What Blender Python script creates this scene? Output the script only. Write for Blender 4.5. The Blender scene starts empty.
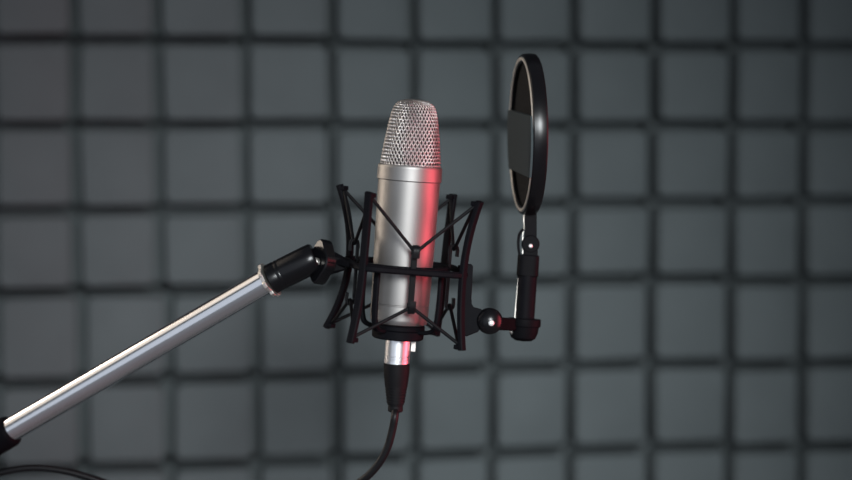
import bpy, bmesh, math, random
from mathutils import Vector, Matrix
random.seed(7)
sc = bpy.context.scene
COL = sc.collection
PI = math.pi
V = Vector

# ------------------------------------------------------------------ camera
D0 = 1.605                       # camera to microphone
LENS, W, H = 85.0, 852, 480
F = W * LENS / 36.0
U = D0 / F                       # metres per pixel at the microphone
PITCH = math.radians(3.7)
FWD = V((0, math.cos(PITCH), -math.sin(PITCH)))
RGT = V((1, 0, 0))
UPV = V((0, math.sin(PITCH), math.cos(PITCH)))
ORG = V((0, 0, 1.25))            # centre of the shock mount ring
CAM = ORG - (FWD * D0 + RGT * ((405 - 426) * U) + UPV * ((240 - 267) * U))

def P(px, py, d=0.0):
    """world point seen at a pixel, d metres behind the microphone's plane"""
    z = D0 + d
    return CAM + FWD * z + RGT * ((px - 426) * z / F) + UPV * ((240 - py) * z / F)

cd = bpy.data.cameras.new('camera')
cam = bpy.data.objects.new('camera', cd)
COL.objects.link(cam)
cd.lens = LENS
cd.sensor_width = 36
cd.clip_start = 0.05
cam.location = CAM
cam.rotation_euler = (PI / 2 - PITCH, 0, 0)
cd.dof.use_dof = True
cd.dof.focus_distance = D0 - 0.012
cd.dof.aperture_fstop = 2.7
sc.camera = cam

# ------------------------------------------------------------------ materials
def mat(name, col, rough=0.5, metal=0.0, spec=0.5, var=0.0, scale=60, bump=0.0, bscale=400, coat=0.0):
    m = bpy.data.materials.new(name)
    m.use_nodes = True
    nt = m.node_tree
    b = nt.nodes['Principled BSDF']
    b.inputs['Base Color'].default_value = (*col, 1)
    b.inputs['Roughness'].default_value = rough
    b.inputs['Metallic'].default_value = metal
    b.inputs['Specular IOR Level'].default_value = spec
    b.inputs['Coat Weight'].default_value = coat
    tc = nt.nodes.new('ShaderNodeTexCoord')
    if var:
        n = nt.nodes.new('ShaderNodeTexNoise')
        n.inputs['Scale'].default_value = scale
        n.inputs['Detail'].default_value = 4
        nt.links.new(tc.outputs['Object'], n.inputs['Vector'])
        mx = nt.nodes.new('ShaderNodeMix')
        mx.data_type = 'RGBA'
        mx.inputs['A'].default_value = (*[c * (1 - var) for c in col], 1)
        mx.inputs['B'].default_value = (*[min(1, c * (1 + var)) for c in col], 1)
        nt.links.new(n.outputs['Fac'], mx.inputs['Factor'])
        nt.links.new(mx.outputs['Result'], b.inputs['Base Color'])
    if bump:
        n2 = nt.nodes.new('ShaderNodeTexNoise')
        n2.inputs['Scale'].default_value = bscale
        nt.links.new(tc.outputs['Object'], n2.inputs['Vector'])
        bp = nt.nodes.new('ShaderNodeBump')
        bp.inputs['Strength'].default_value = bump
        bp.inputs['Distance'].default_value = 0.001
        nt.links.new(n2.outputs['Fac'], bp.inputs['Height'])
        nt.links.new(bp.outputs['Normal'], b.inputs['Normal'])
    return m

M_NICKEL = mat('satin_nickel', (0.32, 0.308, 0.298), 0.5, 1.0, var=0.03, scale=300)
M_WIRE = mat('nickel_wire', (0.66, 0.62, 0.605), 0.32, 1.0, var=0.05, scale=300)
M_LINER = mat('fine_mesh_liner', (0.06, 0.046, 0.045), 0.6, 0.3, var=0.25, scale=900)
M_CHROME = mat('chrome', (0.88, 0.88, 0.90), 0.17, 1.0, var=0.02, scale=200)
M_ZINC = mat('bright_zinc', (0.72, 0.68, 0.63), 0.5, 1.0, var=0.08, scale=300)
M_RIVET = mat('bright_rivet', (0.9, 0.9, 0.9), 0.4, 0.6, var=0.03, scale=200)
M_SILVER = mat('connector_nickel', (0.9, 0.9, 0.92), 0.36, 1.0, var=0.03, scale=200)
M_BLACK = mat('black_plastic', (0.004, 0.004, 0.005), 0.55, 0, 0.045, var=0.2, scale=150)
M_GLOSS = mat('glossy_black_plastic', (0.004, 0.004, 0.005), 0.27, 0, 0.32, var=0.2, scale=150)
M_SATIN = mat('satin_black_paint', (0.0045, 0.0045, 0.006), 0.58, 0, 0.045, var=0.2, scale=150)
M_RUBBER = mat('black_rubber', (0.005, 0.005, 0.006), 0.6, 0, 0.12, var=0.25, scale=300)
M_CABLE = mat('cable_rubber', (0.006, 0.006, 0.007), 0.45, 0, 0.22, var=0.2, scale=200)
M_PAD = mat('grey_pad_fabric', (0.058, 0.069, 0.073), 0.95, 0, 0.1, var=0.12, scale=500, bump=0.2, bscale=900)
M_FOAM = mat('acoustic_foam', (0.119, 0.135, 0.139), 1.0, 0, 0.05, var=0.10, scale=14, bump=0.35, bscale=500)
M_WALL = mat('painted_wall', (0.05, 0.055, 0.06), 0.9, 0, 0.2, var=0.08, scale=8, bump=0.1)
M_FLOOR = mat('grey_carpet', (0.80, 0.79, 0.78), 0.9, 0, 0.1, var=0.15, scale=60, bump=0.4, bscale=300)

def mesh_fabric():
    """double nylon net: a fine woven cloth that lets part of the light through"""
    m = bpy.data.materials.new('nylon_net')
    m.use_nodes = True
    nt = m.node_tree
    b = nt.nodes['Principled BSDF']
    b.inputs['Base Color'].default_value = (0.014, 0.0135, 0.014, 1)
    b.inputs['Roughness'].default_value = 0.8
    b.inputs['Specular IOR Level'].default_value = 0.2
    tc = nt.nodes.new('ShaderNodeTexCoord')
    vo = nt.nodes.new('ShaderNodeTexVoronoi')
    vo.inputs['Scale'].default_value = 1300
    nt.links.new(tc.outputs['Object'], vo.inputs['Vector'])
    mr = nt.nodes.new('ShaderNodeMapRange')
    mr.inputs['From Min'].default_value = 0.25
    mr.inputs['From Max'].default_value = 0.55
    mr.inputs['To Min'].default_value = 0.5
    mr.inputs['To Max'].default_value = 1.0
    nt.links.new(vo.outputs['Distance'], mr.inputs['Value'])
    nt.links.new(mr.outputs['Result'], b.inputs['Alpha'])
    return m
M_NET = mesh_fabric()

# ------------------------------------------------------------------ mesh helpers
def frame(o, z, x=None):
    """matrix with its z axis along z at o"""
    z = z.normalized()
    if x is None:
        x = V((1, 0, 0)) if abs(z.x) < 0.9 else V((0, 1, 0))
    x = (x - z * x.dot(z)).normalized()
    y = z.cross(x)
    return Matrix(((x.x, y.x, z.x, o.x), (x.y, y.y, z.y, o.y), (x.z, y.z, z.z, o.z), (0, 0, 0, 1)))

def sweep(bm, pts, prof, side=None, closed=False, scale=None):
    """sweep a closed 2-D profile along points; side = vector or list giving the profile's x axis"""
    n = len(pts)
    rings = []
    prev = None
    for i, p in enumerate(pts):
        a = pts[(i - 1) % n] if (closed or i > 0) else pts[i]
        b = pts[(i + 1) % n] if (closed or i < n - 1) else pts[i]
        t = (b - a).normalized()
        if side is None:
            x = prev if prev is not None else (V((0, 0, 1)) if abs(t.z) < 0.9 else V((0, 1, 0)))
        else:
            x = side[i] if isinstance(side, list) else side
        x = (x - t * x.dot(t)).normalized()
        prev = x
        y = t.cross(x)
        s = 1 if scale is None else scale[i]
        rings.append([bm.verts.new(p + x * (q[0] * s) + y * (q[1] * s)) for q in prof])
    k = len(prof)
    for i in range(n if closed else n - 1):
        r0, r1 = rings[i], rings[(i + 1) % n]
        for j in range(k):
            bm.faces.new((r0[j], r0[(j + 1) % k], r1[(j + 1) % k], r1[j]))
    if not closed:
        bm.faces.new(list(reversed(rings[0])))
        bm.faces.new(rings[-1])

def circ(r, n=12):
    return [(r * math.cos(2 * PI * i / n), r * math.sin(2 * PI * i / n)) for i in range(n)]

def rrect(w, h, c):
    """chamfered rectangle profile"""
    a, b = w / 2, h / 2
    return [(a, -b + c), (a, b - c), (a - c, b), (-a + c, b), (-a, b - c), (-a, -b + c), (-a + c, -b), (a - c, -b)]

def tube(bm, pts, r, n=12, closed=False, scale=None):
    sweep(bm, pts, circ(r, n), None, closed, scale)

def lathe(bm, mx, prof, n=48, caps=True, sx=1.0):
    """prof = [(radius, z)] turned round mx's z axis; ends with radius 0 close to a point"""
    rings = []
    for r, z in prof:
        if r <= 1e-9:
            rings.append([bm.verts.new(mx @ V((0, 0, z)))])
        else:
            rings.append([bm.verts.new(mx @ V((r * sx * math.cos(2 * PI * i / n), r * math.sin(2 * PI * i / n), z))) for i in range(n)])
    for a, b in zip(rings[:-1], rings[1:]):
        if len(a) == 1 and len(b) == 1:
            continue
        for i in range(n):
            j = (i + 1) % n
            if len(a) == 1:
                bm.faces.new((a[0], b[j], b[i]))
            elif len(b) == 1:
                bm.faces.new((a[i], a[j], b[0]))
            else:
                bm.faces.new((a[i], a[j], b[j], b[i]))
    if caps:
        if len(rings[0]) > 1:
            bm.faces.new(list(reversed(rings[0])))
        if len(rings[-1]) > 1:
            bm.faces.new(rings[-1])

def prism(bm, mx, poly, z0, z1, bevel=0.0):
    """polygon (x, y) extruded between z0 and z1 in mx, with chamfered rims"""
    cx = sum(p[0] for p in poly) / len(poly)
    cy = sum(p[1] for p in poly) / len(poly)
    def ring(z, inset):
        out = []
        for x, y in poly:
            d = math.hypot(x - cx, y - cy)
            k = (d - inset) / d
            out.append(bm.verts.new(mx @ V((cx + (x - cx) * k, cy + (y - cy) * k, z))))
        return out
    s = 1 if z1 > z0 else -1
    zs = [(z0, bevel), (z0 + s * bevel, 0), (z1 - s * bevel, 0), (z1, bevel)] if bevel else [(z0, 0), (z1, 0)]
    rs = [ring(*q) for q in zs]
    n = len(poly)
    for a, b in zip(rs[:-1], rs[1:]):
        for i in range(n):
            bm.faces.new((a[i], a[(i + 1) % n], b[(i + 1) % n], b[i]))
    bm.faces.new(list(reversed(rs[0])))
    bm.faces.new(rs[-1])

def box(bm, mx, x0, x1, y0, y1, z0, z1, bevel=0.0):
    prism(bm, mx, [(x0, y0), (x1, y0), (x1, y1), (x0, y1)], z0, z1, bevel)

def tag(o, label, cat, group=None, kind=None):
    if label: o['label'] = label
    if cat: o['category'] = cat
    if group: o['group'] = group
    if kind: o['kind'] = kind
    return o

def thing(name, label, cat, mx):
    o = bpy.data.objects.new(name, None)
    COL.objects.link(o)
    o.empty_display_size = 0.02
    o.matrix_world = mx
    tag(o, label, cat)
    return o, mx

def obj(name, bm, m, parent=None, smooth=38, at=None):
    """bm holds world coordinates; the mesh is stored in its parent's own frame"""
    bmesh.ops.recalc_face_normals(bm, faces=bm.faces[:])
    base = Matrix.Identity(4)
    if parent is not None:
        base = WORLD[parent.name]
    elif at is not None:
        base = at
    bm.transform(base.inverted())
    me = bpy.data.meshes.new(name)
    bm.to_mesh(me)
    bm.free()
    me.materials.append(m)
    if smooth:
        me.polygons.foreach_set('use_smooth', [True] * len(me.polygons))
        me.set_sharp_from_angle(angle=math.radians(smooth))
    o = bpy.data.objects.new(name, me)
    COL.objects.link(o)
    if parent is not None:
        o.parent = parent
    elif at is not None:
        o.matrix_world = at
    WORLD[o.name] = base
    return o
WORLD = {}

def new_thing(name, label, cat, mx):
    o, mx = thing(name, label, cat, mx)
    WORLD[o.name] = mx
    return o

def smooth_path(ctrl, sub=8):
    """Catmull-Rom through control points"""
    out = []
    n = len(ctrl)
    for i in range(n - 1):
        p0, p1, p2, p3 = ctrl[max(i - 1, 0)], ctrl[i], ctrl[i + 1], ctrl[min(i + 2, n - 1)]
        for k in range(sub):
            t = k / sub
            out.append(0.5 * ((2 * p1) + (p2 - p0) * t + (2 * p0 - 5 * p1 + 4 * p2 - p3) * t * t + (3 * p1 - p0 - 3 * p2 + p3) * t ** 3))
    out.append(ctrl[-1].copy())
    return out

# ------------------------------------------------------------------ the setting
WANG = math.radians(-11.0)        # the wall runs away from the camera to the right
WALL_D = 2.42                     # distance of the foam face along the camera's axis
FACE = CAM + V((0, WALL_D, 0)) + V((0, 0, -math.tan(PITCH) * WALL_D))
WX = V((math.cos(-WANG), math.sin(-WANG), 0))     # along the wall, to the right
WN = V((WX.y, -WX.x, 0))          # out of the wall, to the camera
WMX = Matrix(((WX.x, 0, WN.x, FACE.x), (WX.y, 0, WN.y, FACE.y), (0, 1, 0, FACE.z), (0, 0, 0, 1)))  # x right, y up, z out

def on_wall(px, py):
    """pixel -> (x, y) in the foam face's plane"""
    d = P(px, py) - CAM
    t = (FACE - CAM).dot(WN) / d.dot(WN)
    q = WMX.inverted() @ (CAM + d * t)
    return q.x, q.y

FOAM_T = 0.10
bm = bmesh.new()
box(bm, WMX, -3.2, 3.2, -FACE.z - 0.1, 2.9 - FACE.z, -FOAM_T - 0.12, -FOAM_T)
tag(obj('wall_back', bm, M_WALL, None, 0, WMX), None, None, kind='structure')
bm = bmesh.new()
box(bm, Matrix.Identity(4), -3.2, 3.2, -3.2, 1.9, -0.1, 0)
tag(obj('floor', bm, M_FLOOR, None, 0), None, None, kind='structure')

# foam panels: the pixel positions of the groove lines of every panel
PANELS = [
    ('upper left', [-92, -8, 76, 159, 246, 333], [-130, -44, 40, 125, 210, 291], 0.004,
     'grey foam panel of square blocks on the back wall, upper left of the photo'),
    ('upper middle', [333, 414, 496, 575, 655, 734], [-120, -38, 46, 126, 204, 281], 0.0,
     'grey foam panel of square blocks right behind the microphone and pop filter'),
    ('upper right', [734, 806, 880, 952, 1022, 1092], [-112, -34, 46, 126, 202, 281], -0.003,
     'grey foam panel of square blocks on the back wall, upper right edge'),
    ('lower left', [-88, -3, 83, 170, 257, 338], [291, 380, 466, 552, 640, 726], 0.0,
     'grey foam panel of square blocks at lower left, behind the chrome boom tube'),
    ('lower middle', [338, 415, 492, 571, 651, 730], [281, 367, 452, 536, 620, 704], 0.003,
     'grey foam panel of square blocks below, behind the hanging cable and its plug'),
    ('lower right', [730, 802, 874, 946, 1016, 1086], [281, 364, 447, 530, 612, 694], 0.006,
     'grey foam panel of square blocks on the back wall, lower right edge'),
]
for nm, xs, ys, lift, lab in PANELS:
    cyy = 0.5 * (max(ys[0], 0) + min(ys[-1], 480))
    cxx = 0.5 * (max(xs[0], 0) + min(xs[-1], 852))
    gx = [on_wall(x, cyy)[0] for x in xs]
    gy = [on_wall(cxx, y)[1] for y in ys]
    x0, x1, y0, y1 = gx[0], gx[-1], gy[-1], gy[0]
    at = WMX @ Matrix.Translation(((x0 + x1) / 2, (y0 + y1) / 2, -FOAM_T))
    bm = bmesh.new()
    e = 0.0015
    box(bm, WMX, x0 + e, x1 - e, y0 + e, y1 - e, -FOAM_T, -0.088)
    for i in range(5):
        for j in range(5):
            g = 0.0062
            jx = [random.uniform(-0.0012, 0.0012) for _ in range(4)]
            jy = [random.uniform(-0.0012, 0.0012) for _ in range(4)]
            top = lift + random.uniform(-0.003, 0.003)
            a, b, c, d = gx[i], gx[i + 1], gy[j + 1], gy[j]
            w0, w1 = (e if i == 0 else 0), (e if i == 4 else 0)     # webs joining the blocks half way down
            h0, h1 = (e if j == 4 else 0), (e if j == 0 else 0)
            box(bm, WMX, a + w0, b - w1, c + g, d - g, -0.088, -0.046)
            box(bm, WMX, a + g, b - g, c + h0, d - h1, -0.088, -0.046)
            quad0 = [(a + g + jx[0], c + g + jy[0]), (b - g + jx[1], c + g + jy[1]), (b - g + jx[2], d - g + jy[2]), (a + g + jx[3], d - g + jy[3])]
            qx, qy = (a + b) / 2, (c + d) / 2
            rings = []
            tilt = (random.uniform(-0.015, 0.015), random.uniform(-0.015, 0.015))
            for z, k in ((-0.091, 1.0), (top - 0.008, 1.0), (top - 0.003, 0.985), (top - 0.001, 0.965), (top, 0.93)):
                ring = []
                for m_ in range(4):
                    p, q = quad0[m_], quad0[(m_ + 1) % 4]
                    for f in (0.06, 0.5, 0.94):
                        x = p[0] + (q[0] - p[0]) * f
                        y = p[1] + (q[1] - p[1]) * f
                        x, y = qx + (x - qx) * k, qy + (y - qy) * k
                        zz = z + ((x - qx) * tilt[0] + (y - qy) * tilt[1] if z > -0.06 else 0)
                        ring.append(bm.verts.new(WMX @ V((x, y, zz))))
                rings.append(ring)
            n = 12
            for r0, r1 in zip(rings[:-1], rings[1:]):
                for q in range(n):
                    bm.faces.new((r0[q], r0[(q + 1) % n], r1[(q + 1) % n], r1[q]))
            bm.faces.new(rings[-1])
            bm.faces.new(list(reversed(rings[0])))
    tag(obj('acoustic_foam_panel', bm, M_FOAM, None, 50, at), lab, 'foam panel', 'foam panels on the back wall')

# ------------------------------------------------------------------ shock mount
ROLL = math.radians(5.2)
MROLL = math.radians(4.3)
MM = Matrix.Translation(ORG) @ Matrix.Rotation(ROLL, 4, 'Y')          # outer frame
MC = Matrix.Translation(ORG + RGT * (-2.3 * U) + V((0, 0, -1.5 * U))) @ Matrix.Rotation(MROLL, 4, 'Y')   # microphone and cradle

def L(x, y, z):
    return MM @ V((x * U, y * U, z * U))

def LC(x, y, z):
    return MC @ V((x * U, y * U, z * U))

mount = new_thing('shock_mount', 'black spider shock mount with elastic bands clasping the silver microphone', 'shock mount', MM)
PD = [(-0.571, -0.814), (-0.814, 0.571), (0.571, 0.814), (0.814, -0.571)]     # A front left, B back left, D back right, C front right
HD = [(-0.974, -0.225), (-0.225, 0.974), (0.974, 0.225), (0.225, -0.974)]     # between A-B, B-D, D-C, C-A
def circle(r, z, f, n=72):
    return [f(r * math.cos(2 * PI * i / n), r * math.sin(2 * PI * i / n), z) for i in range(n)]

bm = bmesh.new()
up = MM.to_3x3() @ V((0, 0, 1))
ring_pts = []                                          # rounded square with its corners at the posts
for i in range(96):
    a = 2 * PI * i / 96
    r = 55.2 / (abs(math.cos(a)) ** 6 + abs(math.sin(a)) ** 6) ** (1 / 6)
    ring_pts.append(L(r * math.cos(a + 0.172), r * math.sin(a + 0.172), 0))
sweep(bm, ring_pts, rrect(6.5 * U, 5.5 * U, 1.6 * U), up, True)
obj('outer_ring', bm, M_SATIN, mount)

def post_r(z):
    return 69.5 + (12.5 * (z / 75.0) ** 2 if z > 0 else 12.0 * (z / 73.0) ** 2)
SPLAY = [(6.5, 1), (-7, -8), (-4.5, -9), (0, -4)]         # how far each bent post strays sideways at its top and bottom end
def post_p(k, z, off):
    dx, dy = PD[k]
    r = post_r(z) + off
    q = SPLAY[k][0] * (z / 74.0) ** 2 if z > 0 else SPLAY[k][1] * (z / 73.0) ** 2
    return L(dx * r + q, dy * r, z)
for pi_, (dx, dy) in enumerate(PD):
    bm = bmesh.new()
    tang = MM.to_3x3() @ V((-dy, dx, 0))
    pts = []
    for i in range(25):
        z = 74 - 147 * i / 24
        pts.append(post_p(pi_, z, 1))
    sweep(bm, pts, rrect(8.0 * U, 5.4 * U, 1.0 * U), tang)
    p = obj('post', bm, M_SATIN, mount)
    for s in (1, -1):                                  # notched lip that keeps the band on the post
        bm = bmesh.new()
        z = 71 if s > 0 else -70
        q = post_p(pi_, z, -4)
        rad = MM.to_3x3() @ V((dx, dy, 0))
        box(bm, frame(q, MM.to_3x3() @ V((0, 0, s)), tang), -3.6 * U, 3.6 * U, -2.4 * U, 2.4 * U, -2 * U, 2.6 * U, 0.7 * U)
        obj('band_notch', bm, M_SATIN, p)

# inner cradle
bm = bmesh.new()
upc = MC.to_3x3() @ V((0, 0, 1))
sweep(bm, circle(45.5, 3, LC), rrect(5 * U, 4 * U, 1.2 * U), upc, True)
obj('cradle_ring', bm, M_SATIN, mount)
bm = bmesh.new()
fc = MC @ Matrix.Scale(U, 4)
lathe(bm, fc, [(20, -70.5), (24.5, -70.5), (26, -69), (26, -62), (25.2, -61.3), (26.6, -60.5), (26.6, -57), (25.6, -56), (20, -56), (20, -70.5)], 64, caps=False)
obj('base_ring', bm, M_SATIN, mount)
for dx, dy in ((-0.53, -0.848), (-0.848, 0.53), (0.53, 0.848), (0.848, -0.53)):
    bm = bmesh.new()
    tang = MC.to_3x3() @ V((-dy, dx, 0))
    ctrl = [(45.5, 3), (45.8, -20), (45.5, -40), (44, -51), (41, -58), (33, -61), (25, -61.5)]
    pts = smooth_path([LC(dx * r, dy * r, z) for r, z in ctrl], 5)
    sweep(bm, pts, rrect(6.4 * U, 4.2 * U, 1.2 * U), tang)
    obj('cradle_leg', bm, M_SATIN, mount)
HR = 47.5
for dx, dy in HD:
    bm = bmesh.new()
    tang = MC.to_3x3() @ V((-dy, dx, 0))
    sweep(bm, [LC(dx * HR, dy * HR, z) for z in (22, 10, 0, -15, -32)], rrect(6.0 * U, 2.8 * U, 0.7 * U), tang)
    st = obj('hook_strip', bm, M_GLOSS, mount)
    for s, z0 in ((1, 21), (-1, -33)):                 # hook curling outward round the band
        bm = bmesh.new()
        ctrl = [(HR - 0.5, z0 - 3 * s), (HR + 0.5, z0 + 3.5 * s), (HR + 4.5, z0 + 5.5 * s), (HR + 7.2, z0 + 2 * s), (HR + 7.2, z0 - 6 * s)]
        pts = smooth_path([LC(dx * r, dy * r, z) for r, z in ctrl], 4)
        sweep(bm, pts, rrect(7.2 * U, 2.6 * U, 0.8 * U), tang)
        obj('hook', bm, M_GLOSS, st)

def band(h, a, b, s):
    hx, hy = HD[h]
    z = 22.5 if s > 0 else -34.5
    zt = 69 if s > 0 else -67
    hk = LC(hx * (HR + 3.6), hy * (HR + 3.6), z)
    ends = []
    for k in (a, b):
        ends.append(post_p(k, zt, -3.2))
    side = (ends[1] - ends[0]).normalized() * (2.2 * U)
    low = (MC.to_3x3() @ V((0, 0, -s))) * (1.2 * U)
    pts = [ends[0]] + [ends[0].lerp(hk - side, t) for t in (0.25, 0.5, 0.75)] + [hk - side, hk + low * 0.4, hk + side] + [(hk + side).lerp(ends[1], t) for t in (0.25, 0.5, 0.75)] + [ends[1]]
    bm = bmesh.new()
    tube(bm, pts, 1.75 * U, 10)
    obj('elastic_band', bm, M_RUBBER, mount)
for s in (1, -1):
    for h, (a, b) in enumerate(((0, 1), (1, 2), (2, 3), (3, 0))):
        band(h, a, b, s)

# swivel adapter between mount and boom
AX0, AX1 = P(270, 279.8, -0.005), P(316.0, 256.8, -0.008)
ax = (AX1 - AX0).normalized()
bm = bmesh.new()
for dy in (-9, 7):                                      # two arms running from the neck to the ring
    sweep(bm, smooth_path([P(330, 262.0 + dy * 0.1, dy * U), P(339, 263.2 + dy * 0.1, dy * 1.3 * U), P(347 - dy * .1, 264, dy * 2.1 * U), P(356 - dy * 0.45, 265, dy * 3.1 * U)], 4), rrect(6.5 * U, 4.4 * U, 1.2 * U), V((0, 0, 1)))
neck = frame(P(338, 263.5, -0.003), RGT * -1 + V((0, 0, 0.10)), V((0, 1, 0)))
n_ = []
for x, hw, hh in ((-8, 8, 5.5), (0, 9, 9), (8, 10, 12), (16, 11, 16)):
    n_.append([bm.verts.new(neck @ V((a * hw * U, b * hh * U, x * U))) for a, b in [(1, -.7), (1, .7), (.7, 1), (-.7, 1), (-1, .7), (-1, -.7), (-.7, -1), (.7, -1)]])
for a, b in zip(n_[:-1], n_[1:]):
    for i in range(8):
        bm.faces.new((a[i], a[(i + 1) % 8], b[(i + 1) % 8], b[i]))
bm.faces.new(list(reversed(n_[0])))
bm.faces.new(n_[-1])
obj('swivel_neck', bm, M_BLACK, mount, 30)
# thumb wheel: lobed disc seen almost edge on
kz = (RGT * -0.80 + FWD * -0.58 + UPV * 0.16)
kf = frame(P(322, 262, -0.006), kz, V((0, 0, 1)))
poly = []
for i in range(24):
    a = 2 * PI * i / 24
    r = (20.5 + 2.0 * math.cos(4 * a)) * U
    poly.append((r * math.cos(a), r * math.sin(a) * 0.82))
bm = bmesh.new()
prism(bm, kf, poly, -6 * U, 6.5 * U, 1.3 * U)
tw = obj('thumb_wheel', bm, M_GLOSS, mount, 30)
bm = bmesh.new()
tw_ax = frame(P(317, 262.5, -0.012), RGT * -0.75 + FWD * -0.64 + UPV * 0.16)
lathe(bm, tw_ax, [(0, 0), (4.6 * U, 0), (4.6 * U, 3 * U), (3.8 * U, 4 * U), (0, 4.0 * U)], 24)
obj('bolt_head', bm, M_ZINC, tw)
bm = bmesh.new()
ln = (AX1 - AX0).length
k = ln / 100
R0 = 15.3 * U
lathe(bm, frame(AX0, ax), [(R0 * .92, 0), (R0, 1.0 * U), (R0, 9 * U), (R0 * .985, 9.6 * U), (R0 * .985, 10.8 * U), (R0, 11.4 * U), (R0, 13 * U), (R0 * .985, 13.6 * U), (R0 * .985, 14.8 * U), (R0, 15.4 * U),
                            (R0 * 1.0, ln - 9 * U), (R0 * 0.98, ln - 2 * U), (R0 * .9, ln)], 48)
obj('stand_adapter', bm, M_GLOSS, mount, 30)

# ------------------------------------------------------------------ microphone
mic = new_thing('condenser_microphone', 'silver studio condenser microphone with wire mesh head, upright in shock mount', 'microphone', MC @ Matrix.Translation((0, 0, -68 * U)))
bm = bmesh.new()
lathe(bm, fc, [(0, -56), (24, -56), (27.5, -54.5), (29.0, -51), (29.1, -49.5), (29.15, -45), (29.15, -37.4), (29.15, -36.4), (28.7, -35.9), (28.7, -35.1), (29.2, -34.6), (29.25, -33.6), (29.4, -25), (30.0, 10), (30.7, 60), (30.85, 80), (30.9, 87), (30.9, 88), (0, 88)], 128)
body = obj('body', bm, M_NICKEL, mic, 30)
bm = bmesh.new()
lathe(bm, fc, [(0, -70), (15.6, -70), (17, -68.5), (17, -56), (0, -56)], 48)
obj('threaded_base', bm, M_SATIN, mic)
bm = bmesh.new()
lathe(bm, fc, [(29, 88), (31.6, 88), (32.3, 88.8), (32.3, 89.6), (32.2, 93), (32.2, 100.6), (32.2, 101.6), (31.4, 103.2), (29.6, 104), (0, 104)], 128, caps=False)
obj('collar', bm, M_NICKEL, mic, 30)
# grille: wedge shaped head, narrow as seen from the side
GA = math.radians(9)
G1 = (math.cos(GA), math.sin(GA))
G2 = (math.sin(GA), -math.cos(GA))
GPROF = [(103, 29.3, 29.3), (112, 28.2, 29.2), (122, 26.6, 29.0), (133, 24.9, 28.6), (143, 23.4, 27.6), (151, 22.0, 26.0), (157, 20.6, 23.8), (161.5, 19.0, 21.0), (164.6, 16.6, 17.6), (166.6, 13.2, 13.6), (167.8, 9, 9.2), (168.4, 4.5, 4.6), (168.6, 0.3, 0.3)]
AL = [0]
for p, q in zip(GPROF[:-1], GPROF[1:]):
    AL.append(AL[-1] + math.dist(p, q))
def gpoint(s, th, off=0.0):
    s = max(0, min(AL[-1] - 1e-6, s))
    for i in range(len(AL) - 1):
        if AL[i] <= s <= AL[i + 1]:
            break
    t = (s - AL[i]) / (AL[i + 1] - AL[i])
    z, a, b = (GPROF[i][k] + (GPROF[i + 1][k] - GPROF[i][k]) * t for k in range(3))
    sh = min(1, max(0, (z - 103) / 25))
    e = 2.0 / (2.0 + 1.1 * sh)
    c, d = math.cos(th), math.sin(th)
    x1 = math.copysign(abs(c) ** e, c)
    x2 = math.copysign(abs(d) ** e, d)
    rr = max(0.001, math.hypot(a * x1, b * x2))
    x1, x2 = a * x1 * (1 + off / max(rr, 4)), b * x2 * (1 + off / max(rr, 4))
    z += off * (0.9 if z > 163 else 0.1)
    return LC(x1 * G1[0] + x2 * G2[0], x1 * G1[1] + x2 * G2[1], z)
bm = bmesh.new()
NW, S = 48, 6
rows = int(AL[-1] / 3.5)
for r_ in range(rows):
    s0 = 1.0 + r_ * 3.5
    nw = NW
    pts = []
    fine = [gpoint(s0, 2 * PI * i / 720) for i in range(721)]
    cum = [0.0]
    for p, q in zip(fine[:-1], fine[1:]):
        cum.append(cum[-1] + (q - p).length)
    k = 0
    for i in range(nw * S):
        want = cum[-1] * i / (nw * S)
        while cum[k + 1] < want:
            k += 1
        th = 2 * PI * (k + (want - cum[k]) / max(1e-9, cum[k + 1] - cum[k])) / 720
        u = 2 * PI * i / (nw * S)
        pts.append(gpoint(s0 + 1.75 * math.sin(nw * u + PI * (r_ % 2)), th, 0.5 * math.cos(nw * u + PI * (r_ % 2))))
    tube(bm, pts, 0.62 * U, 4, True)
obj('grille', bm, M_WIRE, mic, 180)
bm = bmesh.new()
rr = []
for i in range(26):
    s = AL[-1] * i / 25
    rr.append([bm.verts.new(gpoint(s, 2 * PI * j / 64, -1.7)) for j in range(64)])
for a, b in zip(rr[:-1], rr[1:]):
    for j in range(64):
        bm.faces.new((a[j], a[(j + 1) % 64], b[(j + 1) % 64], b[j]))
bm.faces.new(rr[-1])
obj('mesh_liner', bm, M_LINER, mic, 60)

# ------------------------------------------------------------------ cable
KX = MC @ Matrix.Translation((1.0 * U, 0, 0)) @ Matrix.Scale(U, 4)
cab = new_thing('microphone_cable', 'black microphone cable plugged into the underside of the silver microphone', 'cable', MC @ Matrix.Translation((0, 0, -96 * U)))
bm = bmesh.new()
lathe(bm, KX, [(11.4, -70.5), (12.6, -70.5), (12.6, -87), (12.2, -87.5), (12.2, -88.3), (12.7, -88.8), (12.7, -90.2), (12.2, -90.7), (12.2, -91.5), (12.7, -92), (12.7, -95.5), (11.5, -96)], 48)
sh = obj('connector_shell', bm, M_SILVER, cab, 30)
bm = bmesh.new()
box(bm, KX, 13.4, 17.6, -3.0, 3.0, -82.5, -70.5, 0.7)
box(bm, KX, 10.5, 15, -2.4, 2.4, -74, -71, 0.4)
obj('latch', bm, M_ZINC, sh, 0)
bm = bmesh.new()
pr = [(11.5, -95), (13.0, -95.5), (13.0, -101), (12.6, -108), (11.6, -117)]
z, r = -118, 11.4
while z > -134:
    pr += [(r, z), (r, z - 1.5), (r - 0.9, z - 1.8), (r - 0.9, z - 2.8)]
    z -= 3.1
    r -= 0.42
pr += [(r - 0.6, z), (r - 0.6, z - 0.8), (r - 1.6, z - 1.4), (7.2, z - 1.8), (7.6, z - 3), (7.6, z - 7), (6.6, z - 8), (4, z - 8)]
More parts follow.
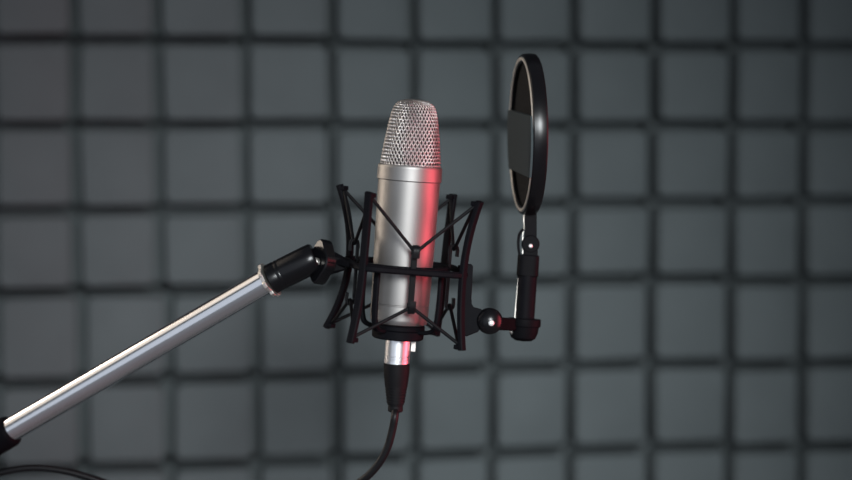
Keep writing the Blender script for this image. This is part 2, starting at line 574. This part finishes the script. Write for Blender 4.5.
BX = MC @ Matrix.Translation((1.2 * U, 0, -95 * U)) @ Matrix.Rotation(math.radians(-2.5), 4, 'Y') @ Matrix.Translation((0, 0, 95 * U)) @ Matrix.Scale(U, 4)
lathe(bm, BX, pr, 40)
obj('strain_relief', bm, M_RUBBER, cab, 30)
pts = [BX @ V((0, 0, -128)), BX @ V((0, 0, -140)), P(394.9, 416), P(392.4, 430, .002), P(387.3, 448, .005), P(378.5, 464, .009), P(364, 479, .015), P(338, 494, .03), P(290, 506, .05), P(230, 510, .07), P(170, 505, .085),
       P(125, 490, .09), P(95, 479.5, .09), P(66, 471.3, .09), P(35, 467.8, .09), P(5, 471.5, .09), P(-25, 481, .092), P(-60, 500, .095), P(-95, 530, .10)]
stand_x, stand_y = P(-150, 524.5, 0.125).x, P(-150, 524.5, 0.125).y
e = pts[-1]
pts += [V((stand_x + 0.030, stand_y - 0.012, 0.85)), V((stand_x + 0.022, stand_y - 0.012, 0.5)), V((stand_x + 0.022, stand_y - 0.02, 0.2)), V((stand_x + 0.05, stand_y - 0.1, 0.03)),
        V((stand_x + 0.12, stand_y - 0.28, 0.0045)), V((stand_x - 0.05, stand_y - 0.6, 0.0045)), V((stand_x - 0.5, stand_y - 0.8, 0.0045))]
bm = bmesh.new()
tube(bm, smooth_path(pts, 10), 3.9 * U, 12)
obj('cord', bm, M_CABLE, cab, 60)

# ------------------------------------------------------------------ pop filter
pop = new_thing('pop_filter', 'round black pop filter on a jointed arm, right of the silver microphone', 'pop filter', MM @ Matrix.Translation((66 * U, -10 * U, 0)))
PZ = -0.008
PD2 = 0.042
U2 = U * (1 + PD2 / D0)
bm = bmesh.new()
bf = frame(P(469, 268, PZ), FWD * -1, RGT)            # x right, y up, z to the camera
bf = Matrix.Translation(bf.translation) @ Matrix.Rotation(math.radians(3), 4, 'Y') @ bf.to_3x3().to_4x4()
prism(bm, bf, [(-11 * U, 2 * U), (-11 * U, -8 * U), (-5 * U, -12 * U), (-5 * U, -66 * U), (1 * U, -68 * U), (12 * U, -63 * U), (18 * U, -54 * U), (15 * U, -41 * U), (7 * U, -39.5 * U), (4.6 * U, -36 * U), (3.9 * U, -30 * U), (3.9 * U, 2 * U), (2 * U, 4 * U), (-3 * U, 4 * U)], -4.5 * U, 4.5 * U, 1.0 * U)
br = obj('bracket', bm, M_SATIN, pop, 30)
# ball joint knob
BC = P(489.5, 321, PZ)
bm = bmesh.new()
kx = frame(BC, FWD * -1)
pr = [(0, -9), (11, -9), (12.4, -7.5), (13.2, -4), (13.2, 2.5)] + [(13.2 * math.cos(a), 2.5 + 9.5 * math.sin(a)) for a in (0.25, 0.5, 0.75, 1.0, 1.25)] + [(2.5, 11.9), (0, 12)]
lathe(bm, kx, [(r * U, z * U) for r, z in pr], 48)
kn = obj('ball_joint', bm, M_GLOSS, pop, 40)
def rivet(p, r, par):
    bm = bmesh.new()
    lathe(bm, frame(p, FWD * -1), [(r * U, -1.5 * U), (r * U, 0.9 * U), (r * 0.75 * U, 1.5 * U), (0, 1.8 * U)], 24)
    obj('rivet', bm, M_RIVET, par, 50)
rivet(P(491.3, 323, PZ - 11.8 * U), 2.9, kn)
bm = bmesh.new()
sweep(bm, [P(494, 323.2, PZ), P(504, 324, 0.016), P(517, 324.6, PD2)], rrect(13 * U, 9 * U, 1.2 * U), V((0, 0, 1)))
obj('link', bm, M_BLACK, pop, 0)
bm = bmesh.new()
bx = frame(P(512, 331, PD2 - 6 * U), RGT * -1 + UPV * -0.5)
lathe(bm, bx, [(0, -5 * U), (3.2 * U, -5 * U), (3.2 * U, 1.6 * U), (2 * U, 2.6 * U), (0, 2.6 * U)], 16)
obj('screw', bm, M_ZINC, pop)
# upright arm and its cup, set back behind the ball joint
A0, A1 = P(524.4, 320, PD2), P(528.3, 262, PD2)
az = A1 - A0
cf = frame(A0, az) @ Matrix.Scale(U2, 4)
bm = bmesh.new()
lathe(bm, cf, [(0, -21.5), (8, -20.8), (12.2, -18), (14.2, -13), (15, -7.5), (15.2, -6.8), (16.2, -6.3), (16.6, -5), (16.6, 0.6), (15.8, 1.6), (9.6, 1.8), (0, 1.8)], 56)
obj('cup', bm, M_BLACK, pop, 30)
bm = bmesh.new()
lathe(bm, cf, [(9.9, 0), (9.9, 50), (9.0, 51)], 40)
obj('arm_post', bm, M_SATIN, pop, 30)
bm = bmesh.new()
box(bm, frame(P(517.3, 278, PD2 + 1 * U2), P(513.9, 320, PD2 + 1 * U2) - P(517.3, 278, PD2 + 1 * U2), V((0, 1, 0))), -4 * U2, 4 * U2, 0.3 * U2, 1.3 * U2, 0, 41 * U2, 0.3 * U2)
obj('arm_lit_edge', bm, M_ZINC, pop, 0)  # bright strip standing in for warm light along the post's left edge
sf = frame(P(527.2, 276.5, PD2), az, RGT) @ Matrix.Scale(U2, 4)
bm = bmesh.new()
sq = [(10.8 * (abs(math.cos(a)) ** 0.55) * math.copysign(1, math.cos(a)), 10.0 * (abs(math.sin(a)) ** 0.55) * math.copysign(1, math.sin(a))) for a in [2 * PI * i / 32 + 0.01 for i in range(32)]]
prism(bm, sf, sq, 0, 21.5, 1.0)
obj('socket', bm, M_BLACK, pop, 30)
# hinge: round lug between two cheeks
bm = bmesh.new()
hf = frame(P(530.5, 244, PD2), FWD * -1, RGT) @ Matrix.Scale(U2, 4)
lathe(bm, hf, [(0, -6), (8, -6), (8.9, -5), (8.9, 5), (8, 6), (0, 6)], 40)
box(bm, hf, -7, 7, -12, 0, -5.5, 5.5, 0.6)
hg = obj('hinge', bm, M_BLACK, pop, 30)
rivet(P(530.6, 246, PD2 - 6.0 * U2), 2.1, hg)
bm = bmesh.new()
ck = [P(523.5, 229, PD2), P(519.6, 234, PD2), P(518.3, 242, PD2), P(518.7, 250, PD2), P(520.5, 258, PD2)]
sweep(bm, smooth_path(ck, 5), rrect(9 * U2, 2.4 * U2, 0.5 * U2), V((0, 1, 0)))
obj('hinge_spring', bm, M_SATIN, pop, 30)
bm = bmesh.new()
nf = frame(P(530.5, 240, PD2), UPV, RGT) @ Matrix.Scale(U2, 4)
box(bm, nf, -6.0, 6.0, -5, 5, 0, 34, 0.9)
obj('neck', bm, M_BLACK, pop, 0)
bm = bmesh.new()
ln_ = [P(524.5, 212, PD2), P(523.6, 220, PD2), P(524.3, 227, PD2), P(522.6, 236, PD2), P(522.6, 254, PD2)]
sweep(bm, smooth_path(ln_, 5), rrect(4 * U2, 1.1 * U2, 0.3 * U2), V((0, 1, 0)))
obj('hinge_strap', bm, M_ZINC, pop, 30)
# the hoop and its net
PN = V((-math.cos(math.radians(6.2)), -math.sin(math.radians(6.2)), 0))
PC = P(521.2, 134.5, PD2)
df = frame(PC, PN, V((0, 0, 1))) @ Matrix.Scale(U2, 4)           # z = towards the microphone, x = up
bm = bmesh.new()
lathe(bm, df, [(72.5, -1.0), (75.5, 0.4), (79, 0.4), (80.0, -0.6), (80.6, -4), (81.0, -8), (80.4, -12.6), (79, -14), (75, -14), (72.5, -13), (72.5, -1.0)], 128, caps=False)
hoop = obj('hoop', bm, M_GLOSS, pop, 30)
bm = bmesh.new()
lathe(bm, df, [(73.6, 0.3), (74.4, 1.3), (76.6, 1.3), (77.4, 0.3), (73.6, 0.3)], 128, caps=False)
obj('edge_trim', bm, M_ZINC, hoop, 40)
for nm, z in (('net', -4.0), ('net', -11.0)):
    bm = bmesh.new()
    lathe(bm, df, [(73, z), (60, z + 0.2), (30, z + 0.6), (0, z + 0.7), (0, z - 0.1), (30, z - 0.2), (60, z - 0.6), (73, z - 0.8)], 64, caps=False)
    obj(nm, bm, M_NET, pop, 40)
bm = bmesh.new()
a0, a1 = 21.5, -38.5
arc = []
def half(x):
    return math.sqrt(max(0, 77.6 ** 2 - x * x))
N_ = 14
for i in range(N_ + 1):
    x = a0 + (a1 - a0) * i / N_
    arc.append((x, half(x)))
poly = [(x + 0.04 * y, y) for x, y in arc + [(x, -y) for x, y in reversed(arc)]]
prism(bm, df, poly, -2.6, 2.6, 0.4)
pd = obj('centre_pad', bm, M_PAD, pop, 0)
tag(pd, 'dark grey pad across the net', None)

# ------------------------------------------------------------------ boom stand
T0, T1 = P(3, 434.5, 0.08), P(271, 278.5, -0.002)
td = (T1 - T0).normalized()
std = new_thing('microphone_stand', 'boom microphone stand with chrome tube slanting up from the lower left corner', 'microphone stand', Matrix.Translation((stand_x, stand_y, 0)))
bm = bmesh.new()
tube(bm, [T0 - td * 0.05, T0.lerp(T1, .5), T1], 12.8 * U, 48)
obj('boom_tube', bm, M_CHROME, std, 40)
bm = bmesh.new()
nfm = frame(P(269.6, 280.2, -0.004), td, V((0, 0, 1)))
hexa = []
for i in range(48):
    a = 2 * PI * i / 48
    r = (17.6 + 0.9 * math.copysign(1, math.sin(8 * a))) * U
    hexa.append((r * math.cos(a), r * math.sin(a)))
prism(bm, nfm, hexa, -1.9 * U, 1.9 * U, 0.5 * U)
obj('lock_nut', bm, M_ZINC, std, 20)
S1 = P(12.5, 429.5, 0.078)
S0 = P(-150, 524.5, 0.125)
ls = (S1 - S0).length
bm = bmesh.new()
rs = 17.0 * U
lathe(bm, frame(S0, (S1 - S0)), [(rs * .9, -0.25), (rs * .9, -0.02), (rs * 1.0, 0), (rs * 1.0, ls - 0.012), (rs * 0.99, ls - 0.0035), (rs * 0.93, ls - 0.001), (rs * .86, ls), (rs * .6, ls)], 40)
obj('boom_sleeve', bm, M_SATIN, std, 35)
bm = bmesh.new()
q = S0
stand_top = V((stand_x, stand_y, S0.z))
lathe(bm, frame(V((q.x, q.y - 0.03, q.z)), V((0, 1, 0))), [(0, 0), (0.028, 0), (0.03, 0.004), (0.03, 0.056), (0.028, 0.06), (0, 0.06)], 32)
obj('boom_clutch', bm, M_BLACK, std, 35)
bm = bmesh.new()
tube(bm, [V((q.x, q.y, 0.14)), V((q.x, q.y, q.z))], 0.011, 24)
obj('upright_pole', bm, M_CHROME, std, 40)
bm = bmesh.new()
lathe(bm, frame(V((q.x, q.y, 0.10)), V((0, 0, 1))), [(0, 0), (0.018, 0), (0.022, 0.01), (0.022, 0.10), (0.016, 0.115), (0, 0.115)], 32)
obj('leg_hub', bm, M_BLACK, std, 35)
for k in range(3):
    a = math.radians(70 + 120 * k)
    dv = V((math.cos(a), math.sin(a), 0))
    bm = bmesh.new()
    b0 = V((q.x, q.y, 0.16))
    e0 = V((q.x, q.y, 0)) + dv * 0.33 + V((0, 0, 0.0125))
    tube(bm, [b0, b0.lerp(e0, .5), e0], 0.0085, 16)
    lg = obj('leg', bm, M_SATIN, std, 40)
    bm = bmesh.new()
    tube(bm, [e0 - (e0 - b0).normalized() * 0.03, e0], 0.0118, 16)
    obj('rubber_foot', bm, M_RUBBER, lg, 40)
std.location = (q.x, q.y, 0)
for ch in std.children:                                  # keep the parts where they were built
    ch.location = (stand_x - q.x, stand_y - q.y, 0)

# ------------------------------------------------------------------ light
def area(name, loc, target, size, power, col, sy=None, spread=180):
    l = bpy.data.lights.new(name, 'AREA')
    l.energy = power
    l.color = col
    l.shape = 'RECTANGLE'
    l.size = size
    l.spread = math.radians(spread)
    l.size_y = sy or size
    o = bpy.data.objects.new(name, l)
    COL.objects.link(o)
    o.location = loc
    d = (target - V(loc)).normalized()
    o.rotation_euler = d.to_track_quat('-Z', 'Y').to_euler()
    return o

area('cool_fill_panel', ORG + V((-1.3, -2.5, 0.1)), ORG + V((0.1, 0.4, 0.05)), 3.8, 15.5, (0.80, 0.87, 1.0), 2.3)  # unseen cool panel, added for the bluish reflection along the chrome tube
area('warm_side_lamp', ORG + V((-1.3, 0.14, 0.70)), ORG + V((-0.1, -0.05, -0.05)), 1.1, 1.15, (1.0, 0.86, 0.72), 1.2, 100)
spot = bpy.data.lights.new('key_spotlight', 'SPOT')
spot.energy = 350
spot.color = (0.93, 0.98, 1.0)
spot.shadow_soft_size = 0.38
spot.spot_size = math.radians(26.5)
spot.spot_blend = 1.0
so = bpy.data.objects.new('key_spotlight', spot)
COL.objects.link(so)
so.location = CAM + V((0.40, -0.8, 0.55))
so.rotation_euler = (ORG + V((-0.02, 0.8, -0.27)) - so.location).to_track_quat('-Z', 'Y').to_euler()
area('added_rim_light', ORG + V((-0.95, 0.40, 0.22)), ORG, 0.22, 0.75, (1.0, 0.86, 0.72), 0.5, 90)  # extra warm source, added to put cream glints on left-facing edges
area('red_lamp', ORG + V((1.0, -0.20, -0.05)), ORG + V((0, -0.26, -0.02)), 0.7, 4.2, (1.0, 0.10, 0.14), 1.1, 84)

w = bpy.data.worlds.new('studio')
sc.world = w
w.use_nodes = True
bg = w.node_tree.nodes['Background']
bg.inputs['Color'].default_value = (0.80, 0.90, 1.0, 1)
bg.inputs['Strength'].default_value = 0.10

sc.view_settings.view_transform = 'Standard'
sc.view_settings.look = 'None'
sc.view_settings.gamma = 1
sc.view_settings.exposure = 0

# turn the whole place so that the back wall lies along the x axis
TURN = Matrix.Rotation(-math.atan2(WX.y, WX.x), 4, 'Z')
bpy.context.view_layer.update()
for o in sc.objects:
    if o.parent is None and o.name != 'floor':
        o.matrix_world = TURN @ o.matrix_world
